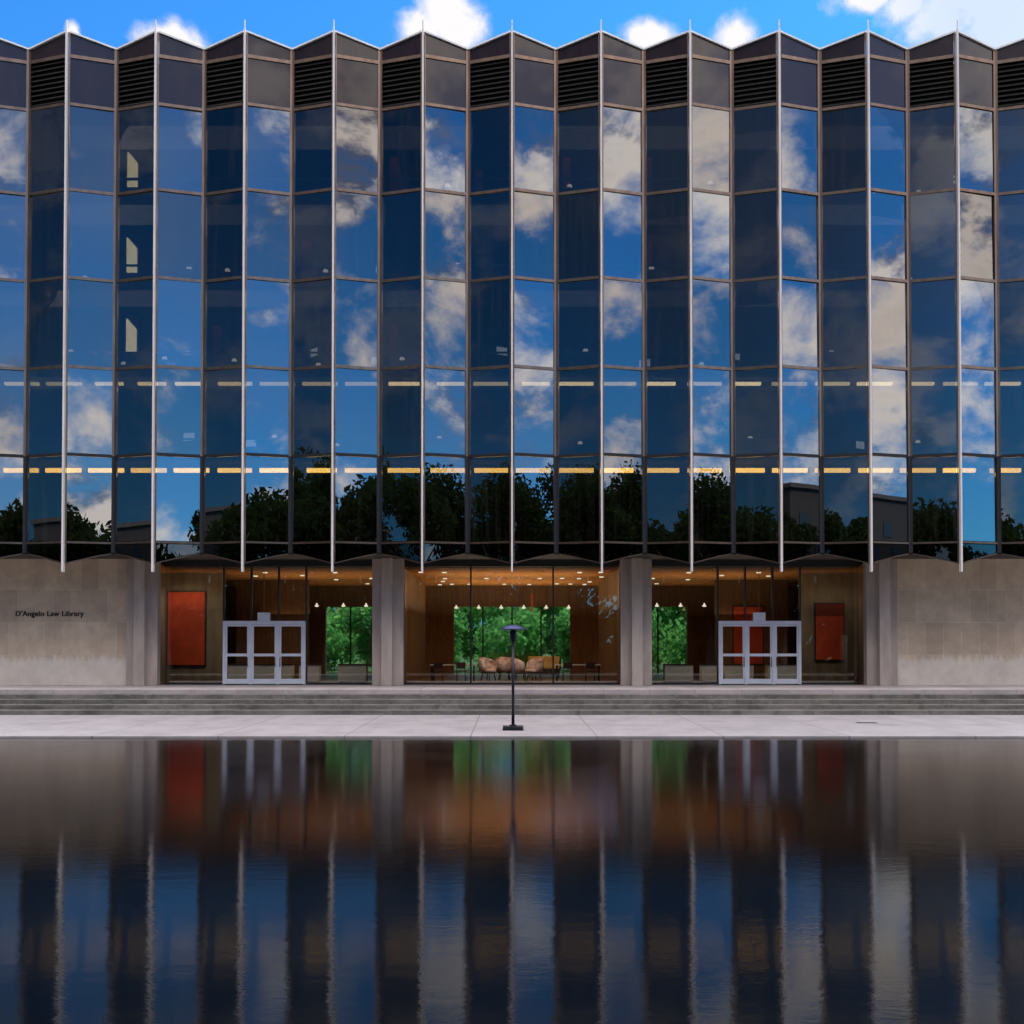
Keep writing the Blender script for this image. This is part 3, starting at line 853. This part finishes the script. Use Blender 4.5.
def armchair(x, y, rz, lab):
    t = empty('lounge_chair', (x, y, .836), lab, 'armchair', 'mottled pink lounge chairs in the middle of the lobby', rz)
    # curved shell back
    m = MB(); n = 12
    for ring in range(2):
        for j, (z, r) in enumerate(((.36, .36), (.60, .40), (.86, .39), (.95, .36))):
            for i in range(n + 1):
                a = R(-110 + 220 * i / n) + R(90); rr = r - ring * .07
                m.v.append((rr * math.cos(a), rr * math.sin(a) * 1.0, z - (abs(i - n / 2) / (n / 2)) ** 2 * (.20 if j >= 2 else .06 * j)))
    def idx(ring, j, i): return ring * 4 * (n + 1) + j * (n + 1) + i
    for j in range(3):
        for i in range(n):
            m.f.append([idx(0, j, i), idx(0, j, i + 1), idx(0, j + 1, i + 1), idx(0, j + 1, i)]); m.s.append(True)
            m.f.append([idx(1, j, i + 1), idx(1, j, i), idx(1, j + 1, i), idx(1, j + 1, i + 1)]); m.s.append(True)
    for i in range(n):
        m.f.append([idx(0, 3, i), idx(0, 3, i + 1), idx(1, 3, i + 1), idx(1, 3, i)]); m.s.append(True)
        m.f.append([idx(0, 0, i + 1), idx(0, 0, i), idx(1, 0, i), idx(1, 0, i + 1)]); m.s.append(True)
    for i in (0, n):
        for j in range(3):
            q = [idx(0, j, i), idx(0, j + 1, i), idx(1, j + 1, i), idx(1, j, i)]
            m.f.append(q if i == 0 else q[::-1]); m.s.append(False)
    t.scale = (1.1,) * 3
    m.build('backrest', M['pink'], t)
    m = MB(); m.lathe([(.27, .34), (.31, .36), (.32, .43), (.29, .47), (.2, .48)], n=20); m.build('seat', M['pink'], t)
    m = MB(); m.lathe([(.28, .30), (.30, .335)], n=20, smooth=False); m.build('seat_frame', M['dark_wood'], t)
    for k in range(4):
        a = R(45 + 90 * k); m = MB()
        m.tube((.30 * math.cos(a), .30 * math.sin(a), 0), (.23 * math.cos(a), .23 * math.sin(a), .31), .018, .028); m.build('leg', M['dark_wood'], t)
armchair(-1.05, 52.4, R(55), 'leftmost mottled pink lounge chair under the garden window')
armchair(-.35, 53.6, R(175), 'mottled pink lounge chair directly behind the lamp post')
armchair(.98, 52.5, R(-60), 'rightmost mottled pink lounge chair under the garden window')
armchair(.35, 51.7, R(100), 'nearest mottled pink lounge chair, just right of the lamp post')


def table(x, y, w, d, lab, h=.72):
    t = empty('lobby_table', (x, y, .836), lab, 'table', 'pale topped tables in the lobby')
    m = MB(); m.box(-w / 2, w / 2, -d / 2, d / 2, h - .04, h); m.build('table_top', M['table_top'], t, bevel=.006)
    for sx in (-1, 1):
        for sy in (-1, 1):
            m = MB(); cx, cy = sx * (w / 2 - .08), sy * (d / 2 - .08); m.box(cx - .025, cx + .025, cy - .025, cy + .025, 0, h - .04); m.build('leg', M['black'], t)
table(-2.6, 52.2, 2.0, .8, 'pale table left of the pink lounge chairs')
table(2.9, 52.2, 2.0, .8, 'pale table right of the pink lounge chairs')


def chair(x, y, rz, lab):
    t = empty('lobby_chair', (x, y, .836), lab, 'chair', 'dark chairs at the lobby tables', rz)
    m = MB(); m.box(-.21, .21, -.21, .21, .42, .46); m.build('seat', M['dark_wood'], t, bevel=.008)
    m = MB(); m.box(-.20, .20, .19, .215, .56, .84); m.build('backrest', M['dark_wood'], t, bevel=.006)
    for sx in (-1, 1):
        for sy in (-1, 1):
            m = MB(); hz = .84 if sy > 0 else .42
            m.tube((sx * .19, sy * .20, 0), (sx * .18, sy * .19 + (.005 if sy > 0 else 0), hz), .014); m.build('leg', M['black'], t)
chair(-3.2, 51.5, R(180), 'dark chair at the left end of the left lobby table')
chair(-2.2, 51.5, R(175), 'dark chair at the right end of the left lobby table')
chair(2.4, 51.5, R(185), 'dark chair at the left end of the right lobby table')
chair(3.4, 51.5, R(180), 'dark chair at the right end of the right lobby table')

t = empty('hanging_banner', (1.02, 60.5, 4.1), 'thin red banner hanging in front of the garden window', 'banner')
m = MB(); m.box(-.05, .05, -.008, .008, 0, .95); m.build('cloth', M['dark_red'], t)
m = MB(); m.tube((-.13, 0, 1.01), (.13, 0, 1.01), .012); m.tube((0, 0, 1.02), (0, 0, 1.46), .006); m.build('rod', M['black'], t)
t = empty('sofa', (1.55, 57.5, .836), 'yellow backed sofa below the garden window, right of the lamp post', 'sofa')
M['yellow'] = surface('yellow upholstery', (.80, .55, .16), (.7, .45, .12), .8)
m = MB(); m.box(-.75, .75, -.12, .06, .42, 1.02); m.build('backrest', M['yellow'], t, bevel=.03)
m = MB(); m.box(-.75, .75, -.75, -.12, .12, .44); m.build('seat', M['dark_wood'], t, bevel=.03)
for sx in (-.7, .7):
    m = MB(); m.box(sx - .03, sx + .03, -.6, -.54, 0, .12); m.build('leg', M['black'], t)

# pendants by the garden windows
proto_p = None
pend = [(-2.95 + 1.19 * k, 62.6, 4.33, f'{ordinal[k]} from the left of the row over the middle garden window') for k in range(6)]
pend += [(-9.9, 60.0, 4.35, 'first of three over the left garden window'), (-8.55, 60.0, 4.35, 'second of three over the left garden window'), (-7.4, 60.0, 4.35, 'third of three over the left garden window, by the column'),
         (7.35, 60.0, 4.35, 'first of three over the right garden window, by the column'), (8.55, 60.0, 4.35, 'second of three over the right garden window'), (9.75, 60.0, 4.35, 'third of three over the right garden window')]
for k, (x, y, z, lab) in enumerate(pend):
    if proto_p is None:
        t = proto_p = empty('pendant_lamp', (x, y, z), '', 'lamp', 'bright pendant lamps before the garden windows')
        m = MB(); m.lathe([(.03, -.02), (.09, 0), (.11, .03), (.05, .08), (.03, .17)], n=20); m.build('shade', M['lamp_light'], t)
        m = MB(); m.tube((0, 0, .17), (0, 0, 1.22), .01); m.build('rod', M['black'], t)
    else:
        t = copy_tree(proto_p); t.location = (x, y, z)
    t['label'] = 'bright pendant lamp, ' + lab
# downlights in the timber ceiling
dl = [(-3.9, 50.6), (-3.15, 55.6), (-3.75, 61.5), (-3.1, 61.0), (-2.2, 61.0), (-3.4, 58.2), (-1.2, 55.5), (1.3, 55.5), (-.4, 61), (.9, 61.2), (-2.9, 50.7), (2.9, 50.7), (3.8, 50.6), (3.15, 55.6), (2.35, 55.4), (2.3, 60.6), (3.0, 60.8), (3.75, 61.2), (3.85, 58.6), (4.1, 54.2)]
proto_d = None
side_n = {'left': 0, 'right': 0}
for x, y in sorted(dl):
    sd_ = 'left' if x < 0 else 'right'
    if proto_d is None:
        t = proto_d = empty('downlight', (x, y, 5.555), '', 'ceiling light', 'small bright downlights in the timber ceiling')
        m = MB(); m.lathe([(.10, -.05), (.10, -.005)], n=16, smooth=False); m.build('lens', M['lamp_light'], t)
        m = MB(); m.lathe([(.11, -.006), (.11, .0)], n=16, smooth=False); m.build('trim', M['black'], t)
    else:
        t = copy_tree(proto_d); t.location = (x, y, 5.555)
    t['label'] = f"small bright downlight, {ordinal[side_n[sd_]]} from left in the {sd_} half of the timber ceiling"
    side_n[sd_] += 1
k = 0
for sgn in (-1, 1):
    for x, y in ((5.6, 50.8), (6.6, 55.5), (7.6, 50.8), (8.4, 56.5), (7.4, 60.5), (9.4, 53.0), (10.6, 50.8), (11.6, 53.5)):
        t = copy_tree(proto_d); t.location = (sgn * x, y, 5.555)
        t['label'] = f"small bright downlight, {ordinal[k % 8]} of those over the {'left' if sgn < 0 else 'right'} entrance doors and bay"; k += 1
# upward fill lights, added without fittings, that brighten the timber ceiling
for x, y, sx, sy, e in ((0, 52, 7, 4, 330), (0, 58.5, 7, 5, 330), (-8.6, 52.5, 6.5, 5, 180), (8.6, 52.5, 6.5, 5, 180), (-8.6, 59, 6.5, 4, 55), (8.6, 59, 6.5, 4, 55), (-13.6, 49.9, 2.4, 1.6, 18), (13.6, 49.9, 2.4, 1.6, 12)):
    l = bpy.data.lights.new('lobby_ceiling_fill', 'AREA'); l.shape = 'RECTANGLE'; l.size = sx; l.size_y = sy; l.energy = e; l.color = (1, .76, .50)
    o = bpy.data.objects.new('lobby_ceiling_fill', l); COL.objects.link(o); o.location = (x, y, 3.9); o.rotation_euler = (R(180), 0, 0)

for x, e in ((-3.8, 22), (3.8, 22), (-1.2, 190), (1.2, 190), (-6.8, 130), (6.8, 130), (-10.3, 130), (10.3, 130), (-14.1, 80), (13.8, 34)):  # spots added near the glass to brighten benches, chairs and red panels
    l = bpy.data.lights.new('lobby_spot', 'SPOT'); l.energy = e * 2; l.color = (1, .84, .66); l.spot_size = R(95); l.spot_blend = .6; l.shadow_soft_size = .08
    o = bpy.data.objects.new('lobby_spot', l); COL.objects.link(o); o.location = (x, 48.7, 5.5); o.rotation_euler = (R(38), 0, 0)

# ------------------------------------------------------------------ lamp on the plaza
t = empty('plaza_lamp', (.03, 33.7, .05), 'slim dark mushroom lamp post on a square base at the pool edge', 'lamp post')
m = MB(); m.box(-.29, .29, -.29, .29, 0, .11); m.box(-.10, .10, -.10, .10, .11, .15); m.build('base', M['lamp_body'], t, bevel=.01)
m = MB(); m.lathe([(.045, .15), (.042, 1.2), (.040, 2.45)], n=16); m.build('pole', M['lamp_body'], t)
m = MB(); m.lathe([(.042, 2.40), (.075, 2.52), (.10, 2.66), (.095, 2.80), (.07, 2.84)], n=20); m.build('head', M['lamp_body'], t)
m = MB(); m.lathe([(.30, 2.838), (.37, 2.85), (.36, 2.88), (.24, 2.95), (.10, 2.985), (.03, 2.99)], n=32); m.build('dish', M['lamp_dish'], t)
t = empty('drain_cover', (10.95, 36.6, .051), 'dark slotted drain cover set in the pale pavement at right', 'drain cover')
m = MB(); m.box(-.30, .30, -.14, -.10, 0, .012); m.box(-.30, .30, .10, .14, 0, .012)
for k in range(9): m.box(-.30 + k * .07, -.27 + k * .07, -.10, .10, 0, .011)
m.build('grate', M['iron'], t)

# ------------------------------------------------------------------ trees
def crown_mesh(name, m, h, rad, z0, leaves, size, seed, lean=1.0):
    r = random.Random(seed)
    lobes = []
    for k in range(14):
        a = r.uniform(0, 6.283); q = r.uniform(.1, .78) * rad; zz = r.uniform(z0 + .15 * (h - z0), h - .12 * (h - z0))
        prof = math.sin(math.pi * min(.95, max(.12, (zz - z0) / (h - z0)))) ** .6
        lobes.append((Vector((q * prof * math.cos(a), q * prof * math.sin(a), zz)), r.uniform(.22, .42) * rad))
    mb = MB()
    for k in range(leaves):
        c, R_ = lobes[r.randrange(len(lobes))]
        d = Vector((r.gauss(0, 1), r.gauss(0, 1), r.gauss(0, .8))).normalized() * R_ * r.uniform(.45, 1.08)
        p = c + d
        u = Vector((r.gauss(0, 1), r.gauss(0, 1), r.gauss(0, .6))).normalized()
        v = u.orthogonal().normalized(); s = size * r.uniform(.55, 1.25)
        w = u.cross(v)
        a = r.uniform(0, 6.28); v, w = v * math.cos(a) + w * math.sin(a), w * math.cos(a) - v * math.sin(a)
        mb.poly([p - v * s, p + w * s * .45, p + v * s, p - w * s * .45])
    return mb


def trunk_mesh(h, r0, seed, z0):
    r = random.Random(seed); mb = MB()
    top = Vector((r.uniform(-.3, .3), r.uniform(-.3, .3), h * .62)); mid = Vector((r.uniform(-.2, .2), r.uniform(-.2, .2), z0))
    mb.tube((0, 0, -.3), mid, r0, r0 * .75, 10); mb.tube(mid, top, r0 * .75, r0 * .4, 10)
    for k in range(6):
        a = k * 1.05 + r.uniform(-.3, .3); b = mid.lerp(top, r.uniform(.0, .8)); e = b + Vector((math.cos(a), math.sin(a), r.uniform(.7, 1.4))) * h * r.uniform(.14, .24)
        mb.tube(b, e, r0 * .38, r0 * .1, 7)
    return mb


protos = []
for s_, (h, rad, z0, nl, sz) in enumerate(((21, 7.0, 4.0, 13000, .34), (14, 5.4, 2.6, 9000, .30), (17, 5.2, 3.0, 10000, .31))):
    protos.append((crown_mesh('crown', None, h, rad, z0, nl, sz, 40 + s_), trunk_mesh(h, .34, 60 + s_, z0)))
made = {}


def tree(kind, x, y, z, sc, rz, lab, group, leaf='leaf'):
    key = (kind, leaf)
    if key not in made:
        t = empty('leafy_tree', (x, y, z), lab, 'tree', group, rz)
        protos[kind][0].build('crown', M[leaf], t); protos[kind][1].build('trunk', M['bark'], t)
        made[key] = t
    else:
        t = copy_tree(made[key]); t.location = (x, y, z); t.rotation_euler.z = rz; tag(t, lab, 'tree', group)
    t.scale = (sc,) * 3
    return t


rt = random.Random(3)
row = []
for sgn in (-1, 1):
    for x, kind, sc in ((4, 1, 1.3), (11, 2, 1.05), (17.5, 1, 1.36), (24, 1, 1.42), (30.5, 2, 1.22), (37, 0, .94), (44, 0, 1.0), (52, 0, 1.05), (60, 0, 1.07), (68, 0, 1.08), (77, 2, 1.3), (112, 1, 1.3)):
        row.append((sgn * x + rt.uniform(-1.8, 1.8), kind, sc * rt.uniform(.90, 1.06)))
for k, (x, kind, sc) in enumerate(sorted(row)):
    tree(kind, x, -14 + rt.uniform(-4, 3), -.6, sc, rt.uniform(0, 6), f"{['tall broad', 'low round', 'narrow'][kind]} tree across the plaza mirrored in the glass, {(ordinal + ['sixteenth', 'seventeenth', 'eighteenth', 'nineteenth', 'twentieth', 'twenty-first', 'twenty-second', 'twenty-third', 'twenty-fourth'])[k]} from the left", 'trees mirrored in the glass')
wd = MB(); rw = random.Random(8)
for k in range(42000):
    x = rw.uniform(-170, 170); y = rw.uniform(-44, -24)
    hh = 11.8 + 2.0 * math.sin(x * .21) + 1.3 * math.sin(x * .53 + 2) + .8 * math.sin(x * 1.3)
    z = hh * (1 - rw.random() ** 1.0 * 1.02)
    u = Vector((rw.gauss(0, 1), rw.gauss(0, 1), rw.gauss(0, .6))).normalized(); v = u.orthogonal().normalized(); w_ = u.cross(v); q = rw.uniform(.35, .75) * (1.9 if z < 6 else 1); p_ = Vector((x, y, z - .6))
    wd.poly([p_ - v * q, p_ + w_ * q * .5, p_ + v * q, p_ - w_ * q * .5])
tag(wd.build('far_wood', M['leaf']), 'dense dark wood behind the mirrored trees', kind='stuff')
# garden behind the lobby
for k, (x, y, kind, sc) in enumerate(((-13, 82, 1, .75), (-8.5, 76, 1, .55), (-4.2, 80, 1, .62), (-.6, 77, 1, .50), (3.2, 81, 1, .66), (7.0, 76, 1, .52), (11, 80, 1, .7), (-18, 90, 2, .8), (17, 90, 2, .8), (1, 92, 0, .7), (-9, 95, 0, .75), (10, 95, 0, .7))):
    tree(kind, x, y, .6 - 2.2 * sc, sc, k * 1.3, f"sunlit green tree in the garden behind the lobby, {ordinal[k]} of its row", 'trees in the garden', 'leaf_bright')
hd = crown_mesh('hedge', None, 3.4, 3.0, .2, 3200, .22, 99)
for k in range(9):
    x = -16 + k * 4.0
    if k == 0:
        h0 = empty('garden_bush', (x, 72.5, .62), '', 'bush', 'bushes behind the garden windows')
        hd.build('foliage', M['leaf_bright'], h0); m = MB(); m.tube((0, 0, -.1), (0, 0, 1.4), .08, .04); m.build('stem', M['bark'], h0); b = h0
    else:
        b = copy_tree(h0); b.location = (x, 72.5 + (k % 3) * .7, .62); b.rotation_euler.z = k * 1.9
    b['label'] = f'bright green bush behind the garden windows, {ordinal[k]} from the left'

# dark blocks across the plaza, mirrored at the ends of the glass front
def block(x0, x1, y0, y1, h, lab):
    t = empty('campus_block', ((x0 + x1) / 2, y1, -.6), lab, 'building', 'dark blocks across the plaza')
    w, d = (x1 - x0) / 2, y1 - y0
    m = MB(); m.box(-w, w, -d, 0, 0, h); m.build('wall', M['brick'], t)
    m = MB(); m.box(-w - .3, w + .3, -d - .3, .3, h, h + .5); m.build('roof', M['soffit'], t)
    fl = 2.0
    while fl < h - 2:
        xx = -w + 1.5
        while xx < w - 2:
            m = MB(); m.box(xx, xx + 1.6, .0, .06, fl, fl + 1.8); m.build('window', M['black'], t); xx += 4.2
        fl += 3.6
block(80, 104, -38, -16, 21, 'tall dark brick block mirrored at the right end of the glass')
block(-112, -78, -38, -16, 18, 'low dark brick block mirrored at the left end of the glass')

# ------------------------------------------------------------------ render settings
scene.view_settings.view_transform = 'Standard'; scene.view_settings.look = 'None'
scene.view_settings.exposure = 0; scene.view_settings.gamma = 1
scene.cycles.use_denoising = True
scene.cycles.max_bounces = 10; scene.cycles.transparent_max_bounces = 14; scene.cycles.glossy_bounces = 6
scene.cycles.caustics_reflective = False; scene.cycles.caustics_refractive = False
scene.cycles.sample_clamp_indirect = 8
